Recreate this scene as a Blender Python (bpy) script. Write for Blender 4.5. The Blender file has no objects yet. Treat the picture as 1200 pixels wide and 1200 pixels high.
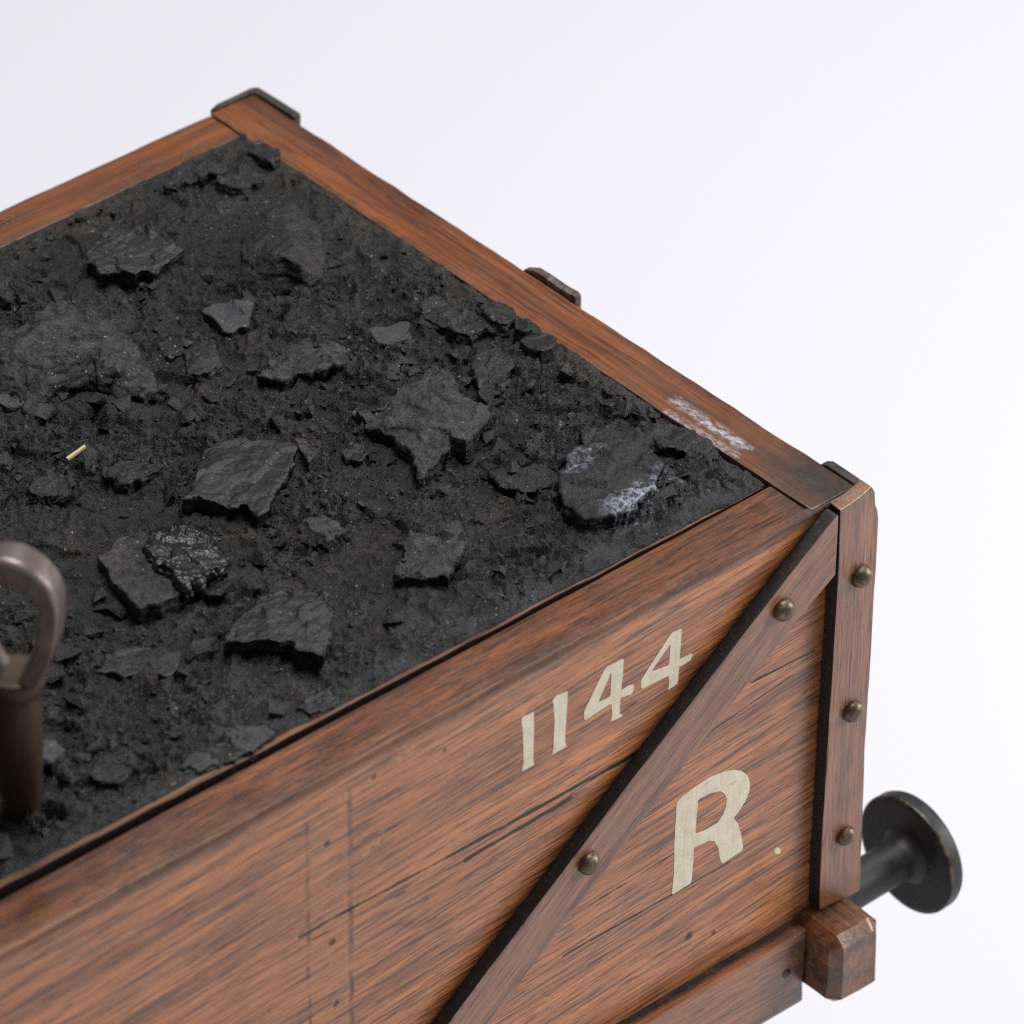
import bpy, bmesh, math, random
import numpy as np
from mathutils import Vector, Matrix, geometry

random.seed(7)
S = bpy.context.scene
COL = S.collection
MM = 0.001
W = 0.2            # outside width of the wagon body
LEN = 0.40         # outside length of the wagon body
RB, RA, RC = 0.0127, 0.0131, 0.0115   # plank thickness: end, front, back
FLOOR_Z = -0.205

# ------------------------------------------------------------------ camera
FPX = 6985.922
R3 = np.array([[0.7501, -0.6613, 0.0083], [-0.3931, -0.4559, -0.7985], [0.5318, 0.5957, -0.6019]])
u_, s_, v_ = np.linalg.svd(R3); R3 = u_ @ v_
T3 = np.array([0.0727, -0.0049, 1.2530])
CAM = -R3.T @ T3

def P(u, v, axis, val):
    """point of the plane (axis = val) that the photograph shows at pixel u, v (1200 px frame)"""
    d = R3.T @ np.array([(u - 600) / FPX, (v - 600) / FPX, 1.0])
    s = (val - CAM[axis]) / d[axis]
    return CAM + s * d

cam_data = bpy.data.cameras.new('camera')
cam = bpy.data.objects.new('camera', cam_data)
COL.objects.link(cam)
M = Matrix.Identity(4)
for i in range(3):
    M[i][0], M[i][1], M[i][2], M[i][3] = R3[0][i], -R3[1][i], -R3[2][i], CAM[i]
cam.matrix_world = M
cam_data.sensor_width = 36
cam_data.lens = FPX / 1200 * 36
cam_data.clip_start = 0.05
cam_data.clip_end = 60
cam_data.dof.use_dof = True
cam_data.dof.focus_distance = 1.262
cam_data.dof.aperture_fstop = 21
S.camera = cam

# ------------------------------------------------------------------ noise
def _h(ix, iy, iz, seed):
    n = (ix.astype(np.int64) * 374761393 + iy.astype(np.int64) * 668265263 + iz.astype(np.int64) * 2147483647 + seed * 974634777) & 0xFFFFFFFF
    n = ((n ^ (n >> 13)) * 1274126177) & 0xFFFFFFFF
    n = ((n ^ (n >> 16)) * 2246822519) & 0xFFFFFFFF
    n = n ^ (n >> 15)
    return (n & 0xFFFFFF) / float(0xFFFFFF)

def vn(x, y, z=None, seed=0):
    """value noise in -1..1"""
    if z is None: z = np.zeros_like(x)
    xi, yi, zi = np.floor(x), np.floor(y), np.floor(z)
    fx, fy, fz = x - xi, y - yi, z - zi
    fx, fy, fz = [f * f * f * (f * (f * 6 - 15) + 10) for f in (fx, fy, fz)]
    r = 0
    for a in (0, 1):
        wx = fx if a else 1 - fx
        for b in (0, 1):
            wy = fy if b else 1 - fy
            for c in (0, 1):
                wz = fz if c else 1 - fz
                r = r + wx * wy * wz * _h(xi + a, yi + b, zi + c, seed)
    return r * 2 - 1

def fbm(x, y, z=None, seed=0, octv=4, gain=0.5):
    r, a, f = 0, 1.0, 1.0
    for o in range(octv):
        r = r + a * vn(x * f + 13.7 * o, y * f - 7.1 * o, None if z is None else z * f + 3.3 * o, seed + o * 17)
        a *= gain; f *= 2.03
    return r

def cells(x, y, seed, tilt=0.5):
    """broken plates: every cell a plane with its own height and tilt; returns (height, edge distance)"""
    xi, yi = np.floor(x), np.floor(y)
    d1 = np.full(x.shape, 1e9); d2 = np.full(x.shape, 1e9); hh = np.zeros(x.shape)
    for a in (-1, 0, 1):
        for b in (-1, 0, 1):
            cx, cy = xi + a, yi + b
            z0 = np.zeros_like(x)
            px = cx + 0.1 + 0.8 * _h(cx, cy, z0, seed); py = cy + 0.1 + 0.8 * _h(cx, cy, z0, seed + 1)
            dx, dy = x - px, y - py
            d = np.sqrt(dx * dx + dy * dy)
            h = (_h(cx, cy, z0, seed + 2) * 2 - 1) + tilt * (dx * (_h(cx, cy, z0, seed + 3) * 2 - 1) + dy * (_h(cx, cy, z0, seed + 4) * 2 - 1)) * 2
            near = d < d1
            d2 = np.where(near, d1, np.minimum(d2, d))
            hh = np.where(near, h, hh)
            d1 = np.where(near, d, d1)
    return hh, d2 - d1

def sstep(a, b, x):
    t = np.clip((x - a) / (b - a), 0, 1)
    return t * t * (3 - 2 * t)

# ------------------------------------------------------------------ object helpers
def link(name, mesh, mat, parent=None, smooth=True):
    o = bpy.data.objects.new(name, mesh)
    COL.objects.link(o)
    for m in (mat if isinstance(mat, (list, tuple)) else [mat]): mesh.materials.append(m)
    if smooth:
        mesh.polygons.foreach_set('use_smooth', [True] * len(mesh.polygons))
        if smooth != 'all': mesh.set_sharp_from_angle(angle=math.radians(36))
    if parent is not None:
        o.parent = parent
        o.location = -parent.location          # meshes are modelled in world coordinates
    mesh.update()
    return o

def from_bm(name, bm, mat, parent=None, smooth=True):
    me = bpy.data.meshes.new(name)
    bmesh.ops.recalc_face_normals(bm, faces=bm.faces)
    bm.to_mesh(me); bm.free()
    o = link(name, me, mat, parent, smooth)
    if smooth:
        wn = o.modifiers.new('weighted_normals', 'WEIGHTED_NORMAL'); wn.keep_sharp = True; wn.weight = 90
    return o

def thing(name, label, cat, loc=(0, 0, 0), group=None):
    o = bpy.data.objects.new(name, None)
    o.empty_display_size = 0.02
    COL.objects.link(o)
    o.location = loc
    tag(o, label, cat, group)
    return o

def tag(o, label=None, cat=None, group=None, kind=None):
    for k, v in (('label', label), ('category', cat), ('group', group), ('kind', kind)):
        if v: o[k] = v

def wobble(bm, amp, freq, seed):
    co = np.array([v.co[:] for v in bm.verts])
    for k in range(3):
        d = fbm(co[:, 0] * freq, co[:, 1] * freq, co[:, 2] * freq, seed + 31 * k, 3)
        for i, v in enumerate(bm.verts): v.co[k] += amp * d[i]

def prism_bm(poly, axis, a, b, bev=0.0005, seg=2, cut=0.003, wob=0.00012, seed=1):
    """polygon (2-D, in the two axes other than `axis`) extruded from a to b, bevelled, with slightly worn edges"""
    bm = bmesh.new()
    def pt(q, t):
        if axis == 0: return (t, q[0], q[1])
        if axis == 1: return (q[0], t, q[1])
        return (q[0], q[1], t)
    A = [bm.verts.new(pt(q, a)) for q in poly]; B = [bm.verts.new(pt(q, b)) for q in poly]
    bm.faces.new(A); bm.faces.new(B[::-1])
    n = len(poly)
    for i in range(n): bm.faces.new((A[i], B[i], B[(i + 1) % n], A[(i + 1) % n]))
    bmesh.ops.recalc_face_normals(bm, faces=bm.faces)
    if cut:
        for _ in range(40):
            long_ = [e for e in bm.edges if e.calc_length() > cut * 2]
            if not long_ or len(bm.verts) > 6000: break
            mx = max(e.calc_length() for e in long_)
            bmesh.ops.subdivide_edges(bm, edges=[e for e in long_ if e.calc_length() > mx * 0.55], cuts=1, use_grid_fill=True)
    if bev:
        ed = [e for e in bm.edges if len(e.link_faces) == 2 and e.calc_face_angle(0) > 0.5]
        bmesh.ops.bevel(bm, geom=ed, offset=bev, segments=seg, affect='EDGES', profile=0.5)
    if wob: wobble(bm, wob, 180, seed)
    return bm

def box_bm(x0, x1, y0, y1, z0, z1, **k):
    d = (x1 - x0, y1 - y0, z1 - z0); ax = d.index(max(d))
    if ax == 0: return prism_bm([(y0, z0), (y1, z0), (y1, z1), (y0, z1)], 0, x0, x1, **k)
    if ax == 1: return prism_bm([(x0, z0), (x1, z0), (x1, z1), (x0, z1)], 1, y0, y1, **k)
    return prism_bm([(x0, y0), (x1, y0), (x1, y1), (x0, y1)], 2, z0, z1, **k)

def lathe_bm(prof, n=48):
    """profile (x along axis, r) about the X axis"""
    bm = bmesh.new(); rings = []
    for x, r in prof:
        rings.append([bm.verts.new((x, r * math.cos(2 * math.pi * k / n), r * math.sin(2 * math.pi * k / n))) for k in range(n)])
    for a, b in zip(rings, rings[1:]):
        for k in range(n): bm.faces.new((a[k], a[(k + 1) % n], b[(k + 1) % n], b[k]))
    bm.faces.new(rings[0]); bm.faces.new(rings[-1][::-1])
    return bm

# ------------------------------------------------------------------ materials
class NT:
    def __init__(s, name):
        s.m = bpy.data.materials.new(name); s.m.use_nodes = True
        s.t = s.m.node_tree; s.t.nodes.clear()
        s.out = s.n('ShaderNodeOutputMaterial'); s.b = s.n('ShaderNodeBsdfPrincipled')
        s.l(s.b.outputs[0], s.out.inputs[0])
        s.tc = s.n('ShaderNodeTexCoord').outputs['Object']
    def n(s, t, **k):
        o = s.t.nodes.new(t)
        for a, v in k.items(): setattr(o, a, v)
        return o
    def l(s, a, b): s.t.links.new(a, b)
    def put(s, sock, v):
        if isinstance(v, bpy.types.NodeSocket): s.l(v, sock)
        elif v is not None:
            sock.default_value = v
    def mapping(s, scale=(1, 1, 1), rot=(0, 0, 0), loc=(0, 0, 0), vec=None):
        m = s.n('ShaderNodeMapping'); s.l(vec or s.tc, m.inputs[0])
        m.inputs['Scale'].default_value = scale; m.inputs['Rotation'].default_value = rot; m.inputs['Location'].default_value = loc
        return m.outputs[0]
    def noise(s, vec, scale, detail=4, rough=0.55, dist=0.0):
        o = s.n('ShaderNodeTexNoise'); s.l(vec, o.inputs['Vector'])
        o.inputs['Scale'].default_value = scale; o.inputs['Detail'].default_value = detail
        o.inputs['Roughness'].default_value = rough; o.inputs['Distortion'].default_value = dist
        return o.outputs['Fac']
    def ramp(s, fac, stops):
        o = s.n('ShaderNodeValToRGB'); s.l(fac, o.inputs[0])
        e = o.color_ramp.elements
        while len(e) < len(stops): e.new(0.5)
        for k, (p, c) in enumerate(stops):
            e[k].position = p; e[k].color = (c, c, c, 1) if isinstance(c, (int, float)) else (*c, 1)
        return o.outputs[0]
    def mix(s, fac, a, b, mode='MIX'):
        o = s.n('ShaderNodeMix', data_type='RGBA', blend_type=mode)
        s.put(o.inputs[0], fac)
        for sock, v in ((o.inputs[6], a), (o.inputs[7], b)):
            s.put(sock, (*v, 1) if isinstance(v, tuple) and len(v) == 3 else v)
        return o.outputs[2]
    def math(s, op, a, b=None, c=None, clamp=False):
        o = s.n('ShaderNodeMath', operation=op, use_clamp=clamp)
        s.put(o.inputs[0], a)
        if b is not None: s.put(o.inputs[1], b)
        if c is not None: s.put(o.inputs[2], c)
        return o.outputs[0]
    def mr(s, v, a, b, c=0.0, d=1.0):
        o = s.n('ShaderNodeMapRange', clamp=True)
        s.put(o.inputs[0], v)
        for k, x in enumerate((a, b, c, d)): o.inputs[k + 1].default_value = x
        return o.outputs[0]
    def xyz(s, vec=None):
        o = s.n('ShaderNodeSeparateXYZ'); s.l(vec or s.tc, o.inputs[0]); return o.outputs
    def seg(s, a, b, axis=None):
        """distance from the object-space segment a-b"""
        a = np.array(a, float); b = np.array(b, float); d = b - a; L2 = float(d @ d)
        def vm(op, x, y):
            o = s.n('ShaderNodeVectorMath', operation=op)
            for k, q in ((0, x), (1, y)):
                if isinstance(q, bpy.types.NodeSocket): s.l(q, o.inputs[k])
                elif q is not None: o.inputs[k].default_value = tuple(q)
            return o
        ap = vm('SUBTRACT', s.tc, a).outputs[0]
        t = vm('DOT_PRODUCT', ap, d).outputs['Value']
        t = s.math('DIVIDE', t, L2, clamp=True)
        sc = s.n('ShaderNodeVectorMath', operation='SCALE'); sc.inputs[0].default_value = tuple(d); s.l(t, sc.inputs['Scale'])
        df = vm('SUBTRACT', ap, sc.outputs[0]).outputs[0]
        return vm('LENGTH', df, None).outputs['Value']
    def bump(s, h, strength, dist, prev=None):
        o = s.n('ShaderNodeBump'); s.put(o.inputs['Height'], h)
        o.inputs['Strength'].default_value = strength; o.inputs['Distance'].default_value = dist
        if prev: s.l(prev, o.inputs['Normal'])
        return o.outputs[0]
    def done(s, color, rough, normal=None, metal=0.0, coat=0.0, coat_r=0.25, spec=0.5):
        s.put(s.b.inputs['Base Color'], (*color, 1) if isinstance(color, tuple) and len(color) == 3 else color)
        s.put(s.b.inputs['Roughness'], rough); s.put(s.b.inputs['Metallic'], metal)
        s.b.inputs['Coat Weight'].default_value = coat; s.b.inputs['Coat Roughness'].default_value = coat_r
        s.b.inputs['Specular IOR Level'].default_value = spec
        if normal: s.l(normal, s.b.inputs['Normal'])
        return s.m

ORANGE, BROWN, DARK = (0.36, 0.125, 0.042), (0.19, 0.066, 0.026), (0.045, 0.020, 0.013)

def wood(name, axis='x', rot=0.0, light=ORANGE, mid=BROWN, dark=DARK, shift=0.0, freq=1.0, contrast=0.5, rough=0.34, coat=0.35, extra=None):
    """varnished oak with the grain along one axis; rot turns the grain about Y"""
    s = NT(name)
    base = s.mapping(rot=(0, rot, 0), loc=(shift, shift * .7, shift * .3)) if rot or shift else s.tc
    lo, hi = 0.020, 1.0
    sc = {'x': (lo, hi, hi), 'y': (hi, lo, hi), 'z': (hi, hi, lo)}[axis]
    g = s.mapping(scale=sc, vec=base)
    sc2 = tuple(v * (1.0 if v == hi else 1.6) for v in sc)
    g2 = s.mapping(scale=sc2, vec=base)
    broad = s.noise(g, 230 * freq, 7, 0.68, 0.4)
    fine = s.noise(g2, 1000 * freq, 7, 0.68, 0.4)
    vfine = s.noise(g2, 2600 * freq, 3, 0.6, 0.2)
    f = s.math('ADD', s.math('MULTIPLY', broad, 0.62), s.math('MULTIPLY', vfine, 0.38))
    col = s.ramp(f, [(0.34, dark), (0.44, mid), (0.56, light), (0.68, tuple(min(1, c * 1.3) for c in light))])
    # greyish filler in the streaks
    streak = s.ramp(fine, [(0.42, 1.0), (0.49, 0.0)])
    col = s.mix(s.math('MULTIPLY', streak, contrast), col, (0.058, 0.028, 0.022))
    pore = s.ramp(vfine, [(0.34, 1.0), (0.42, 0.0)])
    col = s.mix(s.math('MULTIPLY', pore, 0.6), col, (0.018, 0.009, 0.008))
    blot = s.noise(base, 28, 4, 0.6)
    col = s.mix(s.mr(blot, 0.5, 0.75, 0, 0.5), col, s.mix(1.0, col, (0.50, 0.44, 0.44), 'MULTIPLY'))
    h = s.math('SUBTRACT', s.math('MULTIPLY', fine, 0.5), s.math('MULTIPLY', pore, 0.6))
    rg = s.mr(s.noise(base, 60, 4), 0.3, 0.7, rough - 0.07, rough + 0.12)
    if extra: col, h, rg = extra(s, col, h, rg)
    nb = s.bump(h, 0.45, 0.00022)
    nb = s.bump(s.noise(base, 260, 3), 0.25, 0.0004, nb)
    return s.done(col, rg, nb, coat=coat, coat_r=0.25)

def scuff_edge(s, col, dist_sock, w0, w1, amount, tint):
    """worn, scratched varnish along an edge"""
    n = s.noise(s.tc, 350, 5, 0.7)
    m = s.math('MULTIPLY', s.mr(dist_sock, w0, w1, 1, 0), s.mr(n, 0.50, 0.60, 0, amount))
    return s.mix(m, col, tint)

def front_extra(s, col, h, rg):
    x, y, z = s.xyz()
    # pale ghost of a strap that once crossed the plank
    n = s.noise(s.tc, 500, 4, 0.7)
    gx = s.math('ABSOLUTE', s.math('ADD', x, 0.1453))
    gm = s.math('MULTIPLY', s.mr(gx, 0.0046, 0.0058, 1, 0), s.mr(n, 0.45, 0.62, 0.0, 0.40))
    gm = s.math('MULTIPLY', gm, s.mr(z, -0.012, -0.006, 1, 0))
    col = s.mix(gm, col, (0.36, 0.20, 0.085))
    for cx, w in ((-0.1510, 0.00022), (-0.1398, 0.0003)):
        wob = s.math('MULTIPLY', s.math('SUBTRACT', s.noise(s.tc, 120, 3), 0.5), 0.0022)
        d = s.math('ABSOLUTE', s.math('ADD', s.math('SUBTRACT', x, cx), wob))
        lm = s.math('MULTIPLY', s.mr(d, w, w * 3.2, 1, 0), s.mr(s.noise(s.tc, 220, 3), 0.42, 0.6, 0.1, 0.8))
        lm = s.math('MULTIPLY', lm, s.mr(z, -0.008, -0.004, 1, 0))
        col = s.mix(lm, col, (0.035, 0.016, 0.010))
    # drying cracks along the grain
    crack = None
    wv = s.math('MULTIPLY', s.mr(s.noise(s.mapping((0.25, 1, 1)), 420, 4, 0.65), 0.45, 0.72), 0.0005)
    brk = s.mr(s.noise(s.mapping((0.3, 1, 1)), 240, 3, 0.6), 0.30, 0.42, 0.2, 1)
    for (a, b, w) in (((752, 880), (560, 985), .00040), ((560, 985), (350, 1098), .00028), ((668, 936), (545, 1008), .00040), ((545, 1008), (345, 1112), .00012),
                      ((955, 762), (880, 800), .00022), ((855, 1010), (660, 1120), .00022), ((790, 1000), (640, 1092), .00016), ((930, 790), (800, 880), .00014)):
        A = P(a[0], a[1], 1, 0.0); B = P(b[0], b[1], 1, 0.0)
        d = s.math('ADD', s.seg(A, B), wv)
        m = s.mr(d, w * .95, w * 2.0, 1, 0)
        crack = m if crack is None else s.math('MAXIMUM', crack, m)
    crack = s.math('MULTIPLY', crack, brk)
    # nail holes and dents
    for (u, v, r) in ((382, 989, .0009), (388, 1105, .0010), (393, 1177, .0009), (806, 1098, .0013), (437, 911, .0007), (948, 1085, .001), (520, 880, .0005), (835, 1094, .0006)):
        d = s.seg(P(u, v, 1, 0.0), P(u + 1, v - 1, 1, 0.0))
        crack = s.math('MAXIMUM', crack, s.mr(s.math('ADD', d, s.math('MULTIPLY', s.noise(s.tc, 900, 2), r * .8)), r * .8, r * 1.5, 0.85, 0))
    col = s.mix(crack, col, (0.010, 0.006, 0.004))
    h = s.math('SUBTRACT', h, s.math('MULTIPLY', crack, 2.2))
    rg = s.math('ADD', rg, s.math('MULTIPLY', crack, 0.4))
    # worn top edge, pale rubbed varnish
    de = s.seg((-LEN, 0.0004, -0.0006), (0, 0.0004, -0.0006))
    col = scuff_edge(s, col, de, 0.0008, 0.0035, 0.55, (0.42, 0.24, 0.13))
    # handled and dirty top face
    top = s.math('MULTIPLY', s.mr(z, -0.0035, -0.0012, 0, 1), s.mr(s.noise(s.mapping((0.2, 1, 1)), 130, 5, 0.7), 0.34, 0.62, 0.65, 1.0))
    col = s.mix(top, col, s.mix(1.0, col, (0.24, 0.185, 0.15), 'MULTIPLY'))
    rg = s.math('ADD', rg, s.math('MULTIPLY', s.mr(de, 0.0006, 0.0022, 1, 0), 0.35))
    gr = s.math('MULTIPLY', s.mr(s.seg((-.012, .0035, 0), (0, .0035, 0)), 0.002, 0.0085, 1, 0), s.mr(n, 0.32, 0.58, 0.3, 0.95))
    gr = s.math('MULTIPLY', gr, s.mr(z, -0.004, -0.001, 0, 1))
    col = s.mix(gr, col, (0.030, 0.019, 0.014))
    # pale scratches below the edge
    for (u, v) in ((475, 880), (622, 825), (437, 990)):
        d = s.seg(P(u - 6, v + 6, 1, 0.0), P(u + 6, v - 6, 1, 0.0))
        m = s.math('MULTIPLY', s.mr(d, 0.0006, 0.0028, 1, 0), s.mr(n, 0.5, 0.58, 0, 0.7))
        col = s.mix(m, col, (0.46, 0.26, 0.11))
    return col, h, rg

def end_extra(s, col, h, rg):
    x, y, z = s.xyz()
    n = s.noise(s.tc, 330, 5, 0.7)
    # coal dust along the inner edge
    dm = s.math('MULTIPLY', s.mr(x, -RB, -RB + 0.0034, 1, 0), s.mr(n, 0.36, 0.60, 0.0, 0.75))
    dm = s.math('MULTIPLY', dm, s.mr(y, 0.03, 0.09, 0.4, 1))
    col = s.mix(dm, col, (0.040, 0.036, 0.028))
    gy = s.math('MULTIPLY', s.mr(y, 0.075, 0.02, 0, 1), s.mr(s.noise(s.mapping((1, .25, 1)), 170, 5, .7), .34, .62, .15, .8))
    col = s.mix(gy, col, (0.085, 0.046, 0.030))
    # dark grimy corner by the post
    dk = s.math('MULTIPLY', s.mr(s.seg((-0.003, 0.001, 0), (-0.002, 0.009, 0)), 0.004, 0.014, 1, 0), s.mr(n, 0.3, 0.55, 0.5, 1.0))
    col = s.mix(dk, col, (0.028, 0.018, 0.013))
    # white powder scuffs
    for a, b, w in (((792, 470), (868, 522), .0019), ((783, 484), (862, 534), .0013), ((820, 495), (878, 526), .0012)):
        d = s.seg(P(a[0], a[1], 2, 0), P(b[0], b[1], 2, 0))
        m = s.math('MULTIPLY', s.mr(d, w * .2, w * 1.15, 1, 0), s.mr(s.noise(s.mapping((1, .5, 1)), 1000, 6, 0.8), 0.42, 0.66, 0, 0.7))
        col = s.mix(m, col, (0.55, 0.54, 0.60)); rg = s.math('ADD', rg, s.math('MULTIPLY', m, 0.4))
    de = s.seg((-0.0004, 0, -0.0004), (-0.0004, W, -0.0004))
    col = scuff_edge(s, col, de, 0.0004, 0.0016, 0.6, (0.05, 0.025, 0.014))
    return col, h, rg

def back_extra(s, col, h, rg):
    x, y, z = s.xyz()
    n = s.noise(s.tc, 330, 5, 0.7)
    dm = s.math('MULTIPLY', s.mr(y, W - RC + 0.0035, W - RC, 0, 1), s.mr(n, 0.34, 0.58, 0.0, 0.8))
    return s.mix(dm, col, (0.045, 0.040, 0.030)), h, rg

def brace_extra(s, col, h, rg):
    A, B = P(945, 640, 1, -.0036), P(525, 1200, 1, -.0036)
    d = s.seg(A, B)
    return scuff_edge(s, col, d, 0.0003, 0.0012, 0.6, (0.34, 0.21, 0.13)), h, rg

def post_extra(s, col, h, rg):
    x, y, z = s.xyz()
    n = s.noise(s.tc, 300, 5, 0.7)
    top = s.math('MULTIPLY', s.mr(z, -0.006, -0.001, 0, 1), s.mr(n, 0.35, 0.6, 0.2, 0.9))
    col = s.mix(top, col, (0.15, 0.080, 0.048))
    # deeper orange at the foot, with an uneven upper edge
    ft = s.math('MULTIPLY', s.mr(s.math('ADD', z, s.math('MULTIPLY', s.noise(s.tc, 300, 3), 0.010)), -0.1005, -0.0975, 1, 0), 0.85)
    col = s.mix(ft, col, (0.17, 0.052, 0.010))
    return col, h, rg

def block_extra(s, col, h, rg):
    n = s.noise(s.tc, 240, 5, 0.7); n2 = s.noise(s.mapping((1, 1, 0.3), loc=(3, 1, 2)), 420, 4, 0.7)
    col = s.mix(s.mr(n, 0.40, 0.62, 0, 0.8), col, (0.034, 0.017, 0.011))
    col = s.mix(s.mr(n2, 0.56, 0.70, 0, 0.4), col, (0.26, 0.16, 0.11))
    return col, h, rg

def sole_extra(s, col, h, rg):
    x, y, z = s.xyz()
    n = s.noise(s.tc, 240, 5, 0.7)
    m = s.math('MULTIPLY', s.mr(x, -0.028, -0.014, 0, 1), s.mr(n, 0.35, 0.6, 0.1, 0.9))
    col = s.mix(m, col, (0.05, 0.035, 0.026))
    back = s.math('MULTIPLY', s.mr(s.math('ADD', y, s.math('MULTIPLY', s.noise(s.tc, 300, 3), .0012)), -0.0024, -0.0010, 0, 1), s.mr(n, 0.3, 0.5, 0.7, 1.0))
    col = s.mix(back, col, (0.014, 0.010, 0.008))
    return col, h, rg

M_FRONT = wood('oak_front', 'x', rot=math.radians(3.0), light=(0.55, 0.205, 0.068), mid=(0.29, 0.098, 0.034), contrast=0.80, freq=1.35, extra=front_extra)
M_END = wood('oak_end', 'y', light=(0.225, 0.066, 0.017), mid=(0.105, 0.031, 0.010), freq=0.75, shift=.31, contrast=0.5, extra=end_extra)
M_BACK = wood('oak_back', 'x', light=(0.225, 0.066, 0.017), mid=(0.105, 0.031, 0.010), freq=0.75, shift=.77, contrast=0.35, extra=back_extra)
M_BRACE = wood('oak_brace', 'x', rot=math.radians(37.5), light=(0.33, 0.142, 0.072), mid=(0.20, 0.082, 0.043), dark=(0.06, 0.030, 0.020), freq=1.5, shift=.13, contrast=0.4, extra=brace_extra)
M_POST = wood('oak_post', 'z', light=(0.36, 0.152, 0.080), mid=(0.22, 0.092, 0.049), dark=(0.07, 0.035, 0.024), freq=1.3, shift=.53, contrast=0.35, extra=post_extra)
M_BLOCK = wood('oak_block', 'y', light=(0.30, 0.11, 0.045), mid=(0.15, 0.055, 0.026), freq=1.0, shift=.91, extra=block_extra)
M_SOLE = wood('oak_sole', 'x', light=(0.36, 0.135, 0.058), mid=(0.20, 0.072, 0.034), freq=1.2, shift=.21, contrast=0.55, extra=sole_extra)
M_TRAY = wood('tray_board', 'x', light=(0.20, 0.080, 0.030), mid=(0.065, 0.026, 0.012), dark=(0.014, 0.009, 0.007), freq=0.6, shift=.41, rough=0.6, coat=0.0)

s = NT('black_edge_and_shade')
n = s.noise(s.tc, 700, 5, 0.75)
M_BLACK = s.done(s.mix(s.mr(n, 0.54, 0.72, 0, 0.45), (0.010, 0.008, 0.007), (0.12, 0.085, 0.06)), 0.55, s.bump(n, 0.6, 0.0003))

s = NT('cream_paint')
n = s.noise(s.mapping((0.35, 1, 0.35), rot=(0, math.radians(20), 0)), 800, 4, 0.7); n2 = s.noise(s.mapping((0.12, 1, 1)), 1700, 3, 0.7); n3 = s.noise(s.mapping((1, 1, 0.05), rot=(0, math.radians(-6), 0)), 1300, 3, 0.6)
c = s.mix(s.mr(n, 0.34, 0.68, 0, 1), (0.66, 0.58, 0.42), (0.78, 0.71, 0.55))
c = s.mix(s.mr(n3, 0.52, 0.66, 0, 0.35), c, (0.46, 0.36, 0.22))
c = s.mix(s.mr(n2, 0.60, 0.70, 0, 0.55), c, (0.30, 0.19, 0.10))
M_PAINT = s.done(c, 0.5, s.bump(n, 0.4, 0.0002))

def metal(name, base, alt, rough, metal_=0.8, sc=400, alt_range=(0.45, 0.65)):
    s = NT(name)
    n = s.noise(s.tc, sc, 5, 0.7)
    c = s.mix(s.mr(n, *alt_range), base, alt)
    return s.done(c, s.mr(n, 0.3, 0.7, rough - 0.08, rough + 0.15), s.bump(n, 0.3, 0.0003), metal=metal_)
M_BOLT = metal('tarnished_brass', (0.115, 0.084, 0.058), (0.33, 0.24, 0.155), 0.40, 0.75, 500, (0.5, 0.68))
M_IRON = metal('dark_iron', (0.024, 0.018, 0.014), (0.065, 0.046, 0.034), 0.6, 0.05, 300)
M_IRON2 = metal('worn_iron', (0.060, 0.045, 0.036), (0.20, 0.165, 0.145), 0.5, 0.4, 420)
M_BUFF = metal('blacked_steel', (0.022, 0.022, 0.023), (0.036, 0.035, 0.034), 0.48, 0.3, 260)
M_BUFFRIM = metal('rubbed_brass_edge', (0.035, 0.032, 0.030), (0.15, 0.11, 0.06), 0.42, 0.5, 260, (0.5, 0.6))
M_HOOK = metal('brown_iron', (0.165, 0.132, 0.122), (0.095, 0.070, 0.062), 0.36, 0.5, 160, (0.35, 0.7))
M_STEM = metal('rusty_iron', (0.085, 0.056, 0.038), (0.045, 0.028, 0.020), 0.42, 0.5, 220, (0.35, 0.7))

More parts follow.
